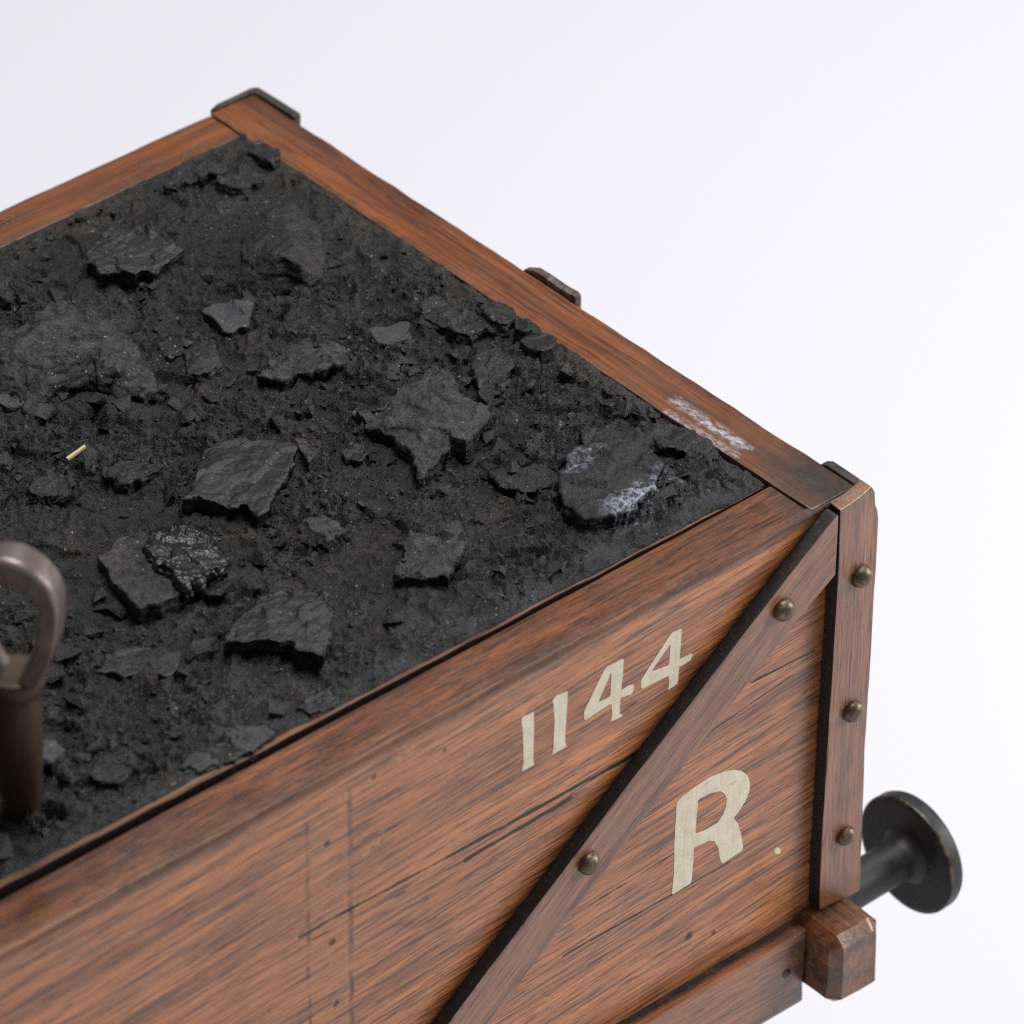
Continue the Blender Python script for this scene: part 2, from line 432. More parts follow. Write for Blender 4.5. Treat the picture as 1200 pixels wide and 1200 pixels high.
def coal_mat(name, base=(0.020, 0.019, 0.0195), dust=0.35, rough=0.55, bump=0.8, spark=1.0, powder=None, grey=0.0, spec=0.5, up_lighten=1.0):
    """coal, dusty grey on up-facing faces, with the shade of steep faces painted black"""
    s = NT(name)
    n1 = s.noise(s.tc, 130, 6, 0.65); n2 = s.noise(s.mapping(loc=(2, 5, 1)), 420, 5, 0.7); n3 = s.noise(s.tc, 1700, 5, 0.75)
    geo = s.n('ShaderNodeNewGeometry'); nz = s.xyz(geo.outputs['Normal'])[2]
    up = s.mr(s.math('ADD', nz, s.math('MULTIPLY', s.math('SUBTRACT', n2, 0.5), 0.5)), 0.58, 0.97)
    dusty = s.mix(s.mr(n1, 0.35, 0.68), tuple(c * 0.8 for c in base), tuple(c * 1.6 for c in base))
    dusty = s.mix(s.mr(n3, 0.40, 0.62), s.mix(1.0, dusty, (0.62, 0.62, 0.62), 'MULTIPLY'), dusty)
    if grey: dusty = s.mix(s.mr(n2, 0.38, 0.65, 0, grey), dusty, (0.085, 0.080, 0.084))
    col = s.mix(s.math('MULTIPLY', up, up_lighten) if up_lighten < 1 else up, (0.0050, 0.0048, 0.0051), dusty)  # steep faces tinted near black: their shade is put into the colour
    # brown earth dust lying on it
    col = s.mix(s.math('MULTIPLY', s.mr(s.noise(s.mapping(loc=(7, 1, 3)), 62, 6, 0.7), 0.50, 0.72), s.mr(n2, 0.40, 0.62, 0, dust)), col, (0.095, 0.064, 0.042))
    # pale grit, in clusters
    clus = s.mr(s.noise(s.mapping(loc=(4, 9, 2)), 75, 4, 0.6), 0.42, 0.62, 0.15, 1)
    for sc, thr, tint in ((900, 0.968, (0.40, 0.37, 0.33)), (1500, 0.945, (0.28, 0.265, 0.25)), (700, 0.982, (0.36, 0.25, 0.15))):
        v = s.n('ShaderNodeTexVoronoi'); s.l(s.tc, v.inputs['Vector']); v.inputs['Scale'].default_value = sc
        r = s.n('ShaderNodeSeparateColor'); s.l(v.outputs['Color'], r.inputs[0])
        m = s.math('MULTIPLY', s.math('GREATER_THAN', r.outputs[0], 1 - (1 - thr) * spark), s.mr(s.math('ADD', v.outputs['Distance'], s.math('MULTIPLY', s.math('SUBTRACT', n3, .5), .5)), 0.08, 0.26, 1, 0))
        col = s.mix(s.math('MULTIPLY', m, clus), col, tint)
    rg = s.mr(n2, 0.3, 0.7, rough - 0.22, rough + 0.16)
    if powder: col, rg = powder(s, col, rg)
    nb = s.bump(n3, bump, 0.00045)
    nb = s.bump(n2, bump * 0.7, 0.0011, nb)
    return s.done(col, rg, nb, spec=spec)

def powder_lump(s, col, rg):
    for a, b, w, k in (((672, 545), (690, 522), .0022, .85), ((690, 522), (705, 520), .0012, .6), ((738, 600), (772, 565), .0040, .85), ((740, 580), (776, 552), .0025, .7), ((725, 590), (750, 575), .003, .5)):
        d = s.seg(P(a[0], a[1], 2, .0045), P(b[0], b[1], 2, .0045))
        m = s.math('MULTIPLY', s.mr(d, w * .3, w * 1.7, 1, 0), s.mr(s.noise(s.tc, 520, 6, 0.8), 0.46, 0.66, 0, k))
        col = s.mix(m, col, (0.42, 0.45, 0.54)); rg = s.math('ADD', rg, s.math('MULTIPLY', m, 0.3))
    return col, rg

def bed_dust(s, col, rg):
    x, y, z = s.xyz()
    # olive dust where the load meets the far planks, grey bloom near the front plank
    n = s.noise(s.tc, 240, 5, 0.7)
    far = s.math('MAXIMUM', s.mr(x, -0.022, -0.0135, 0, 1), s.mr(y, W - 0.022, W - 0.013, 0, 1))
    col = s.mix(s.math('MULTIPLY', far, s.mr(n, 0.35, 0.65, 0.1, 0.75)), col, (0.050, 0.045, 0.035))
    fr = s.math('MULTIPLY', s.mr(y, 0.045, 0.018, 0, 1), s.mr(s.noise(s.tc, 90, 5, 0.65), 0.45, 0.68, 0, 0.6))
    col = s.mix(fr, col, (0.070, 0.072, 0.080))
    d = s.seg(P(745, 600, 2, 0), P(780, 575, 2, 0))
    col = s.mix(s.math('MULTIPLY', s.mr(d, .001, .006, 1, 0), s.mr(s.noise(s.tc, 520, 6, 0.8), 0.5, 0.62, 0, .7)), col, (0.45, 0.48, 0.56))
    return col, rg

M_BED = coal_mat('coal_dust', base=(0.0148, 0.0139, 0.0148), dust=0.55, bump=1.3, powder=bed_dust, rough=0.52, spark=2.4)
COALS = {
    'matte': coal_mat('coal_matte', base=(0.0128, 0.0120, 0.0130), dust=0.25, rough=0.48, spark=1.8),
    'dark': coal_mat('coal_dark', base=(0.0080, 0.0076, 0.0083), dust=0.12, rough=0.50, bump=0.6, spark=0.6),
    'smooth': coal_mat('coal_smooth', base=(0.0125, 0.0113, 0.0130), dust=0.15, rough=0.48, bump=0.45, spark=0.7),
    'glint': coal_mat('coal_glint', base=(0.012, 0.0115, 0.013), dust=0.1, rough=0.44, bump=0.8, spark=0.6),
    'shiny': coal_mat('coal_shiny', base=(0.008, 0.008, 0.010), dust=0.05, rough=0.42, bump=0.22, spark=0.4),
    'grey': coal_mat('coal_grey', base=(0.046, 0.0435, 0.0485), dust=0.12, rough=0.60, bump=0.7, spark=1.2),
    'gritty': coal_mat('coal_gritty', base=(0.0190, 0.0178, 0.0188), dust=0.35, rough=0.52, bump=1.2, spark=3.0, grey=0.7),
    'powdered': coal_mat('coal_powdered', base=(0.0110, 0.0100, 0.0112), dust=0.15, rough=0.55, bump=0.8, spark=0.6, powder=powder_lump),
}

s = NT('pale_straw'); M_STRAW = s.done((0.55, 0.46, 0.28), 0.6)
s = NT('white_sweep')
n = s.noise(s.tc, 3, 3)
M_FLOOR = s.done(s.mix(n, (0.660, 0.662, 0.700), (0.670, 0.672, 0.710)), 0.6, spec=0.25)

# ------------------------------------------------------------------ setting
bm = bmesh.new()
vs = [bm.verts.new(q) for q in ((-6, -6, FLOOR_Z), (6, -6, FLOOR_Z), (6, 6, FLOOR_Z), (-6, 6, FLOOR_Z))]
bm.faces.new(vs)
tag(from_bm('tabletop', bm, M_FLOOR, smooth=False), kind='structure')

# ------------------------------------------------------------------ the wagon
T = 0.0036
wagon = thing('toy_coal_wagon', 'varnished wooden model railway wagon numbered 1144 with a diagonal brace, carrying coal', 'model wagon', (-LEN / 2, W / 2, FLOOR_Z))
tongue = [(-LEN + .0004, 0), (-.0004, 0), (-.0004, .0026), (-RB - .0002, .0026), (-RB - .0002, RA), (-LEN + RB + .0002, RA), (-LEN + RB + .0002, .0026), (-LEN + .0004, .0026)]
from_bm('side_panel', prism_bm(tongue, 2, -.1135, 0, bev=.0008, seg=3, seed=3, cut=.0035, wob=.00002), M_FRONT, wagon)
from_bm('end_panel', box_bm(-RB, 0, 0.0007, W, -.1131, 0.0002, bev=.0004, seg=2, seed=5, cut=.003, wob=.00012), M_END, wagon)
from_bm('end_panel', box_bm(-LEN, -LEN + RB, 0.0007, W, -.1131, 0.0002, bev=.0008, seg=3, seed=6), M_END, wagon)
from_bm('side_panel', box_bm(-LEN + RB + .0002, -RB - .0002, W - RC, W, -.1135, 0, bev=.0004, seg=2, seed=7, wob=.00016), M_BACK, wagon)
from_bm('floor_board', box_bm(-LEN + RB, -RB, RA, W - RC, -.112, -.106, bev=0, cut=0, wob=0), M_TRAY, wagon, False)

def pm(pts, y):
    return [(P(u, v, 1, y)[0], P(u, v, 1, y)[2]) for u, v in pts]

def dark_sides(o, test):
    """second slot = blackened edge faces, and shade painted on the load board"""
    me = o.data
    for p in me.polygons:
        if test(p.normal): p.material_index = 1

# corner post and brace at the right, the same mirrored at the far left end
post_poly = pm([(985, 598), (998, 590), (1012, 580), (1022, 570), (1026, 576), (1027, 592), (1029, 597), (1030, 607), (1027, 667), (1021, 770), (1014, 880), (1008, 1044), (960, 1067), (962.5, 1000), (972, 840), (981, 700)], -T)
post_poly = [(x, max(z, -.1112)) for x, z in post_poly]
brace_poly = [(-.0090, -.0004), (-.0102, -.0006)] + pm([(905, 700), (715, 948), (525, 1200)], -T) + [(-.1560, -.1110), (-.1385, -.1110)] + pm([(593, 1177), (650, 1100), (855, 829), (980, 673)], -T)[:]
brace_poly[-1] = (-.0090, brace_poly[-1][1])
for mirror in (False, True):
    f = (lambda q: [(-LEN - x, z) for x, z in q][::-1]) if mirror else (lambda q: q)
    o = from_bm('corner_post', prism_bm(f(post_poly), 1, -T, -.00005, bev=.00035, seg=2, cut=.003, wob=.00012, seed=11), [M_POST, M_BLACK], wagon)
    dark_sides(o, (lambda n: n.x > .7) if mirror else (lambda n: n.x < -.7))
    o = from_bm('diagonal_brace', prism_bm(f(brace_poly), 1, -T, -.00005, bev=.00035, seg=2, cut=.004, wob=.00012, seed=13), [M_BRACE, M_BLACK], wagon)
    dark_sides(o, lambda n: n.z > .55 and abs(n.y) < .5)

def bolt(u, v, parent, r=.00235, y=-T, mirror=False, seed=0):
    c = P(u, v, 1, y - .0006)
    if mirror: c[0] = -LEN - c[0]
    bm = bmesh.new()
    bmesh.ops.create_uvsphere(bm, u_segments=28, v_segments=20, radius=r)
    for q in bm.verts: q.co.y *= 0.86
    for q in bm.verts: q.co += Vector((c[0], y - .0003, c[2]))
    wobble(bm, .00006, 420, seed)
    return from_bm('bolt', bm, M_BOLT, parent)
for k, (u, v) in enumerate(((919, 715), (691, 1012), (1010.5, 676), (1000, 834), (992, 980))):
    bolt(u, v, wagon, .00265 if k < 4 else .0024, seed=k)
    bolt(u, v, wagon, mirror=True, seed=k + 10)

# sole bar and headstock (its ends stick out past the sides)
from_bm('sole_bar', box_bm(-LEN + .0132, -.0132, -.0045, .012, -.1330, -.1119, bev=.0007, seg=2, seed=21, wob=.0002), M_SOLE, wagon)
from_bm('sole_bar', box_bm(-LEN + .0132, -.0132, W - .012, W + .0045, -.1330, -.1137, bev=.0007, seg=2, seed=23), M_SOLE, wagon)
for x0, x1 in ((-.0128, .0018), (-LEN - .0018, -LEN + .0128)):
    bm = box_bm(x0, x1, -.0135, W + .0135, -.1305, -.1109, bev=.0024, seg=1, seed=25, wob=.0003, cut=.0035)
    from_bm('headstock', bm, M_BLOCK, wagon)
c = P(922, 1141, 1, -.0045)
bm = bmesh.new(); bmesh.ops.create_uvsphere(bm, u_segments=16, v_segments=10, radius=.0012)
for q in bm.verts: q.co = Vector((c[0] + q.co.x, -.0045 + q.co.y * .5, c[2] + q.co.z))
from_bm('nail', bm, M_IRON2, wagon)

# iron straps standing proud of the end plank
def strap(y0, y1, top, mat, x1=.0026, seed=0, taper=.003):
    poly = [(y0, -.10), (y1, -.10), (y1, top - taper * .5), (y1 - taper, top), (y0 + .0006, top), (y0, top - .0006)]
    return from_bm('end_strap', prism_bm(poly, 0, .0001, x1, bev=.0006, seg=2, cut=.003, wob=.0002, seed=seed), mat, wagon)
strap(.0010, .0120, .0008, M_IRON, .0025, 31, .0020)
strap(.0895, .1066, .0016, M_IRON2, .0024, 32, .0035)
corner = [(-.0118, W + .0002), (-.0118, W + .0008), (-.0095, W + .0017), (.0010, W + .0020), (.0025, W + .0008), (.0025, .1856), (.0002, .1856), (.0002, W + .0002)]
o = from_bm('corner_strap', prism_bm(corner, 2, -.10, .0009, bev=.0006, seg=2, cut=.004, wob=.0002, seed=33), M_IRON, wagon)

# lettering: thin hand-painted strokes
def paint(name, outer, holes, f, parent):
    loops = [[Vector((*[P(*f(q), 1, -.0001)[i] for i in (0, 2)], 0)) for q in lp] for lp in [outer] + holes]
    def soften(lp):
        out = []
        for a, b in zip(lp, lp[1:] + lp[:1]): out += [a.lerp(b, .07), a.lerp(b, .93)]
        return out
    loops = [soften(lp) for lp in loops]
    dense = []
    for lp in loops:                       # slightly unsteady brush edge
        d = []
        for a, b in zip(lp, lp[1:] + lp[:1]):
            k = max(1, int((b - a).length / .0009))
            d += [a.lerp(b, t / k) for t in range(k)]
        arr = np.array([q[:] for q in d])
        nx = fbm(arr[:, 0] * 900, arr[:, 1] * 900, seed=5, octv=2); ny = fbm(arr[:, 0] * 900, arr[:, 1] * 900, seed=9, octv=2)
        dense.append([Vector((q.x + .00005 * nx[i], q.y + .00005 * ny[i], 0)) for i, q in enumerate(d)])
    tris = geometry.tessellate_polygon(dense)
    flat = [q for lp in dense for q in lp]
    bm = bmesh.new()
    F = [bm.verts.new((q.x, -.00007, q.y)) for q in flat]; B = [bm.verts.new((q.x, .0003, q.y)) for q in flat]
    for t in tris:
        try: bm.faces.new([F[i] for i in t])
        except ValueError: pass
    base = 0
    for lp in dense:
        n = len(lp)
        for i in range(n):
            j = (i + 1) % n
            try: bm.faces.new((F[base + i], F[base + j], B[base + j], B[base + i]))
            except ValueError: pass
        base += n
    return from_bm(name, bm, M_PAINT, parent, False)
fn = lambda q: (600 + q[0] / 5, 720 + q[1] / 5)
fr = lambda q: (750 + q[0] / 3, 850 + q[1] / 3)
paint('painted_numeral', [(57, 605), (95, 585), (128, 570), (129, 690), (125, 860), (133, 880), (60, 920), (58, 905), (68, 875), (65, 690), (58, 640)], [], fn, wagon)
paint('painted_numeral', [(237, 505), (255, 480), (328, 448), (325, 520), (310, 750), (320, 765), (316, 778), (235, 822), (243, 790), (250, 620), (245, 530)], [], fn, wagon)
paint('painted_numeral', [(655, 258), (650, 360), (640, 445), (690, 415), (716, 412), (714, 440), (700, 468), (637, 488), (632, 582), (648, 588), (645, 600), (578, 628), (590, 585), (582, 520), (425, 625), (423, 572), (440, 535), (548, 312)], [[(583, 335), (578, 480), (506, 517)]], fn, wagon)
paint('painted_numeral', [(995, 85), (990, 180), (982, 265), (1055, 228), (1060, 240), (1045, 270), (980, 310), (972, 405), (915, 445), (922, 400), (920, 358), (757, 440), (755, 390), (770, 365), (935, 110)], [[(930, 170), (922, 298), (815, 337)]], fn, wagon)
paint('painted_letter', [(130, 270), (150, 250), (195, 215), (250, 180), (290, 165), (330, 157), (357, 160), (378, 175), (388, 205), (384, 235), (372, 265), (350, 300), (330, 325), (345, 345), (356, 385), (363, 425), (360, 440), (290, 487), (282, 470), (275, 430), (262, 408), (245, 405), (190, 430), (186, 500), (180, 555), (112, 597), (120, 520), (122, 400)],
      [[(205, 262), (200, 320), (195, 382), (235, 365), (270, 345), (292, 315), (303, 285), (305, 258), (298, 240), (282, 232), (245, 240)]], fr, wagon)
paint('paint_drip', [(472, 437), (482, 428), (494, 435), (495, 448), (484, 455), (474, 448)], [], fr, wagon)

# buffers on the right hand end
def buffer(y, z):
    sh = lathe_bm([(.0015, .0058), (.0035, .0062), (.0040, .0052), (.0262, .0050), (.0280, .0056), (.0290, .0066), (.0297, .0080)], 48)
    for q in sh.verts: q.co += Vector((0, y, z))
    o = from_bm('buffer_shaft', sh, M_BUFF, wagon)
    hd = lathe_bm([(.0292, .0135), (.0295, .0143), (.0299, .0147), (.0326, .0147), (.0334, .0143), (.0342, .0128), (.0350, .008), (.0353, .003)], 96)
    for q in hd.verts: q.co += Vector((0, y, z))
    h = from_bm('buffer_head', hd, M_BUFF, o)
    h.location = (0, 0, 0)
    ring = bmesh.new(); n = 96; rr = []
    for r, x in ((.01425, .02945), (.01465, .02955), (.01478, .0299), (.01478, .0302)):
        rr.append([ring.verts.new((x, y + r * math.cos(2 * math.pi * k / n), z + r * math.sin(2 * math.pi * k / n))) for k in range(n)])
    for a, b in zip(rr, rr[1:]):
        for k in range(n): ring.faces.new((a[k], a[(k + 1) % n], b[(k + 1) % n], b[k]))
    e = from_bm('rubbed_edge', ring, M_BUFFRIM, o); e.location = (0, 0, 0)
buffer(.0074, -.1220)
buffer(W - .0074, -.1220)

# wheels it stands on (below the frame)
for xa in (-.085, -LEN + .085):
    for y0 in (.035, W - .045):
        wl = lathe_bm([(0, .041), (.0025, .0405), (.003, .038), (.010, .0375), (.010, .030), (.007, .029), (.006, .010), (.012, .009), (.012, .003)], 64)
        for q in wl.verts: q.co = Vector((xa + q.co.y, y0 + (q.co.x if y0 > .1 else .01 - q.co.x), FLOOR_Z + .0412 + q.co.z))
        from_bm('wheel', wl, M_IRON, wagon)
    ax = lathe_bm([(0, .004), (W - .04, .004)], 24)
    for q in ax.verts: q.co = Vector((xa + q.co.y, .02 + q.co.x, FLOOR_Z + .0412 + q.co.z))
    from_bm('axle', ax, M_IRON, wagon)

# board under the coal whose brown edge shows beside the front plank
def gap(x): return .0010 + .0190 * np.clip((-x - .02), 0, 1)     # open joint, widening to the left
xb = -.0145
tp = [(-LEN + RB + .001, RA + gap(-LEN + RB) - .0030), (xb, RA + gap(xb) - .0003), (xb, RA + gap(xb) + .0020), (-LEN + RB + .001, RA + gap(-LEN + RB) + .0020)]
o = from_bm('load_board', prism_bm(tp, 2, -.012, -.0005, bev=.0003, seg=2, cut=.003, wob=.0002, seed=41), [M_TRAY, M_BLACK], wagon)
dark_sides(o, lambda n: n.z < .3)  # sides coloured black to paint the shade down in the open joint

# ------------------------------------------------------------------ coal
def bed_height(x, y):
    """metres above the rim"""
    X, Y = x * 1000, y * 1000                    # mm
    wx = X + 1.6 * fbm(X / 5, Y / 5, seed=3, octv=3); wy = Y + 1.6 * fbm(X / 5, Y / 5, seed=8, octv=3)
    h = 0.9 * fbm(X / 34, Y / 34, seed=1, octv=2) + 0.5
    rub = sstep(-.45, .30, fbm(X / 24 + 9, Y / 24, seed=21, octv=2))          # where it is broken up
    c1, e1 = cells(wx / 14, wy / 14, 51, .5)
    c2, e2 = cells(wx / 6, wy / 6, 71, .6)
    c3, e3 = cells(wx / 2.6, wy / 2.6, 91, .6)
    w2 = .35 * vn(X / 1.1, Y / 1.1, seed=13); w3 = .35 * vn(X / 1.1, Y / 1.1, seed=14)
    c4, e4 = cells((X + w2) / 1.25, (Y + w3) / 1.25, 111, .6)
    h = h + 1.0 * c1 + (0.30 + 0.70 * rub) * 1.10 * c2 + (0.25 + 0.75 * rub) * 0.68 * c3 + (.25 + .75 * rub) * .30 * c4
    h = h - 1.3 * sstep(.09, 0, e1) * sstep(-.3, .4, vn(X / 9, Y / 9, seed=61)) - 0.8 * rub * sstep(.12, 0, e2) - .3 * rub * sstep(.14, 0, e3)
    h = h + 0.50 * fbm(X / 3.2, Y / 3.2, seed=33, octv=4, gain=.62) + .14 * vn(X / .8, Y / .8, seed=77)
    # settle to the planks
    yf = RA * 1000 + gap(x) * 1000
    dfront = Y - yf; dend = -RB * 1000 - X; dback = (W - RC) * 1000 - Y
    edge = np.minimum(np.minimum(dfront, dend * 1.0), dback)
    k = sstep(0, 6, edge)
    lvl = np.where(dfront < np.minimum(dend, dback), 0.0, np.where(dend < dback, np.where(Y < 60, -.3, .15), .1))
    fine = .42 * fbm(X / 3.2, Y / 3.2, seed=33, octv=4) + (.12 + .25 * rub) * c2 + .15 * c3
    h = (lvl + fine) * (1 - k) + np.maximum(h, -1.3) * k
    q = P(57, 950, 2, 0) * 1000                    # hollow worn round the foot of the iron eye
    h = h - 14.0 * np.exp(-(((X - q[0]) ** 2 + (Y - q[1]) ** 2) / 7.0) ** 2)
    h = np.where((dfront < 5) & (np.hypot(X - q[0], Y - q[1]) > 7), np.clip(h, -.30 + .1 * c3, .45), h)
    return h * MM

nx, ny = 1050, 560
xs = np.concatenate([np.linspace(-LEN + RB + .0005, -.262, 150, endpoint=False), np.linspace(-.262, -RB - .0001, nx - 150)]); ts = np.linspace(0, 1, ny)
XX, TT = np.meshgrid(xs, ts, indexing='ij')
front = RA + gap(XX) + .00016 * fbm(XX * 250, XX * 0, seed=4, octv=3)
YY = front + (W - RC - .0001 - front) * TT
endgap = .0010 * sstep(.06, .02, YY)
XX = XX - endgap * sstep(-.03, -RB, XX)
ZZ = bed_height(XX, YY)
verts = np.stack([XX, YY, ZZ], -1).reshape(-1, 3)
idx = np.arange(nx * ny).reshape(nx, ny)
quads = np.stack([idx[:-1, :-1], idx[1:, :-1], idx[1:, 1:], idx[:-1, 1:]], -1).reshape(-1, 4)
loop = np.concatenate([idx[:, 0], idx[-1, 1:], idx[::-1, -1][1:], idx[0, ::-1][1:-1]])
nb_ = len(verts); low = verts[loop].copy(); low[:, 2] = -.006
sk = np.array([[loop[(i + 1) % len(loop)], loop[i], nb_ + i, nb_ + (i + 1) % len(loop)] for i in range(len(loop))])
verts = np.concatenate([verts, low])
me = bpy.data.meshes.new('coal_bed')
me.from_pydata(verts.tolist(), [], quads.tolist() + sk.tolist())
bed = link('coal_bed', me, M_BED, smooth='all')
tag(bed, 'crust of fine black coal and brown dust filling the wagon between the larger lumps', 'coal', kind='stuff')

# loose crumbs lying on the crust: one object
def crumb(c, r, rng):
    """small broken polyhedron: verts, faces"""
    pts = rng.normal(size=(10, 3)); pts /= np.linalg.norm(pts, axis=1)[:, None]
    pts = pts * (r * np.array([1, .6 + .6 * rng.random(), .45 + .35 * rng.random()])) * (.75 + .4 * rng.random((10, 1)))
    a = rng.random() * 6.28; ca, sa = math.cos(a), math.sin(a)
    pts = pts @ np.array([[ca, -sa, 0], [sa, ca, 0], [0, 0, 1]]).T
    b = (rng.random() - .5) * 1.0; cb, sb = math.cos(b), math.sin(b)
    pts = pts @ np.array([[1, 0, 0], [0, cb, -sb], [0, sb, cb]]).T
    bm = bmesh.new()
    vs = [bm.verts.new(q + c) for q in pts]
    r_ = bmesh.ops.convex_hull(bm, input=vs)
    bad = [g for g in r_['geom_interior'] if isinstance(g, bmesh.types.BMVert)]
    if bad: bmesh.ops.delete(bm, geom=bad, context='VERTS')
    bm.verts.index_update()
    out = [v.co[:] for v in bm.verts], [[v.index for v in f.verts] for f in bm.faces]
    bm.free()
    return out
rng = np.random.default_rng(5)
N = 17500
cx = rng.uniform(-.300, -.0155, N); cy = rng.uniform(RA + .004, W - RC - .001, N)
keep = (fbm(cx * 42 + 9, cy * 42, seed=21, octv=2) + rng.uniform(-.6, .6, N) > -.12) & (cy > RA + gap(cx) + .0015)
cx, cy = cx[keep], cy[keep]; cz = bed_height(cx, cy)
V, F, MI = [], [], []
nf = 2400
fx = rng.uniform(-.300, -.016, nf); fy = rng.uniform(RA + .006, W - RC - .002, nf)
kf = (fbm(fx * 42 + 9, fy * 42, seed=21, octv=2) + rng.uniform(-.6, .6, nf) > -.12) & (fy > RA + gap(fx) + .004)
fx, fy = fx[kf], fy[kf]; fz = bed_height(fx, fy)
fr_ = [.0007 + .0034 * rng.random() ** 2.4 for _ in fx]               # half buried fragments
cr_ = [.00025 + .0008 * rng.random() ** 2.6 for _ in cx]            # fine crumbs
for x, y, z, r in list(zip(fx, fy, fz, fr_)) + list(zip(cx, cy, cz, cr_)):
    v, f = crumb(np.array([x, y, z - r * .10]), r, rng)
    o = len(V); V += v; F += [[i + o for i in q] for q in f]; MI += [1 if (len(V) * 7919) % 100 < 30 else 0] * len(f)
me = bpy.data.meshes.new('coal_crumbs'); me.from_pydata(V, [], F)
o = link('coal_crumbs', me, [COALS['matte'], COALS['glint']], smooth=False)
me.polygons.foreach_set('material_index', MI)
tag(o, 'loose scattered crumbs of black coal lying on the crust of the load', 'coal crumbs', kind='stuff')

# the lumps one can point at
DG = None
def lump(label, outline, h, mat='matte', inner=(), rough=.30, flare=.6, cell=3.0, base=-6.0, strata=.5, back=.72, jag=.55):
    """outline / inner: pixels traced on the photograph (u, v[, extra height mm]); h: height of its top above the rim in mm"""
    P2, Z = [], []
    sd = hash_label(label)
    full = [(q[0], q[1], q[2] if len(q) > 2 else 0) for q in outline]
    dense = []
    for a, b in zip(full, full[1:] + full[:1]):                     # broken, uneven outline
        k = max(1, int(math.hypot(b[0] - a[0], b[1] - a[1]) / 6))
        dense += [tuple(a[c] + (b[c] - a[c]) * m / k for c in range(3)) for m in range(k)]
    ar = np.array(dense); jx = fbm(ar[:, 0] / 13, ar[:, 1] / 13, seed=sd, octv=3); jy = fbm(ar[:, 0] / 13, ar[:, 1] / 13, seed=sd + 3, octv=3)
    size = min(np.ptp(ar[:, 0]), np.ptp(ar[:, 1])); jj = jag * min(9, size * .14)
    outline = [(q[0] + jj * jx[i], q[1] + jj * jy[i], q[2]) for i, q in enumerate(dense)]
    v0, v1 = ar[:, 1].min(), ar[:, 1].max()
    for q in list(outline) + list(inner):
        rel = min(1, max(0, (v1 - q[1]) / (v1 - v0)))                # the rear edge sinks into the load
        hh = h + (q[2] if len(q) > 2 else 0) - back * max(0, h - .6) * rel ** 1.3
        w = P(q[0], q[1], 2, hh * MM); P2.append(Vector((w[0], w[1]))); Z.append(hh * MM)
    n = len(outline)
    c2 = sum((P2[i] for i in range(n)), Vector((0, 0))) / n
    res = geometry.delaunay_2d_cdt(P2, [], [list(range(n))], 1, 1e-7)
    vco, _, faces, vorig = res[0], res[1], res[2], res[3]
    bm = bmesh.new()
    zz = []
    for i, v in enumerate(vco):
        zz.append(Z[vorig[i][0]] if vorig[i] else h * MM)
    top = [bm.verts.new((v.x, v.y, zz[i])) for i, v in enumerate(vco)]
    where = {}
    for i, o in enumerate(vorig):
        for k in o: where[k] = i
    for f in faces:
        try: bm.faces.new([top[i] for i in f])
        except ValueError: pass
    ring = [top[where[i]] for i in range(n)]
    mid, low = [], []
    for q in ring:
        d = Vector((q.co.x, q.co.y)) - c2; d = d / max(d.length, 1e-6)
        mid.append(bm.verts.new((q.co.x + d.x * flare * MM, q.co.y + d.y * flare * MM, (q.co.z + base * MM) * .5)))
        low.append(bm.verts.new((q.co.x + d.x * flare * .5 * MM, q.co.y + d.y * flare * .5 * MM, base * MM)))
    for A, B in ((ring, mid), (mid, low)):
        for i in range(n):
            j = (i + 1) % n
            try: bm.faces.new((A[i], A[j], B[j], B[i]))
            except ValueError: pass
    try: bm.faces.new(low)
    except ValueError: pass
    bmesh.ops.recalc_face_normals(bm, faces=bm.faces)
    me0 = bpy.data.meshes.new('tmp'); bm.to_mesh(me0); bm.free()
    tmp = bpy.data.objects.new('tmp', me0); COL.objects.link(tmp)
    md = tmp.modifiers.new('r', 'REMESH'); md.mode = 'VOXEL'
    area = max(abs(P2[0].x - P2[n // 2].x), abs(P2[0].y - P2[n // 2].y), .006)
    md.voxel_size = min(.00042, max(.00026, area / 70))
    dg = bpy.context.evaluated_depsgraph_get()
    me = bpy.data.meshes.new_from_object(tmp.evaluated_get(dg))
    bpy.data.objects.remove(tmp); bpy.data.meshes.remove(me0)
    k = len(me.vertices)
    co = np.empty(k * 3); me.vertices.foreach_get('co', co); co = co.reshape(-1, 3)
    no = np.empty(k * 3); me.vertices.foreach_get('normal', no); no = no.reshape(-1, 3)
    mm = co * 1000
    x, y, z = mm[:, 0], mm[:, 1], mm[:, 2]
    up = np.clip(no[:, 2], 0, 1)
    d = rough * (1.25 * fbm(x / 7, y / 7, z / 5, sd, 3) * (1 - .25 * up) + .5 * fbm(x / 1.6, y / 1.6, z / 1.0, sd + 5, 3, .62) + .2 * vn(x / .6, y / .6, z / .5, sd + 6))
    if cell:
        cc, ee = cells((x + .8 * fbm(x / 3, y / 3, z / 3, sd + 2, 2) + z * .35) / cell, (y + z * .25) / cell, sd + 40, .6)
        d += rough * (.85 * cc - 1.0 * sstep(.12, 0, ee)) * (.55 + .45 * (1 - up))
    c6, e6 = cells((x + .9 * fbm(x / 4, y / 4, seed=sd + 60, octv=2)) / 7, (y + .9 * fbm(x / 4, y / 4, seed=sd + 61, octv=2)) / 7, sd + 62, .9)
    d += min(1, rough / .3) * up * (.60 * c6 - .14 * sstep(.10, 0, e6)) * sstep(8, 20, size)
    chip = 4 * up * (1 - up)
    d -= chip * rough * 1.8 * np.maximum(0, fbm(x / 2.4, y / 2.4, z / 2.4, sd + 80, 3))
    d += strata * .35 * vn(x / 9, y / 9, z / .55, sd + 9) * (1 - up)
    co = co + no * (d * MM)[:, None]
    me.vertices.foreach_set('co', co.ravel())
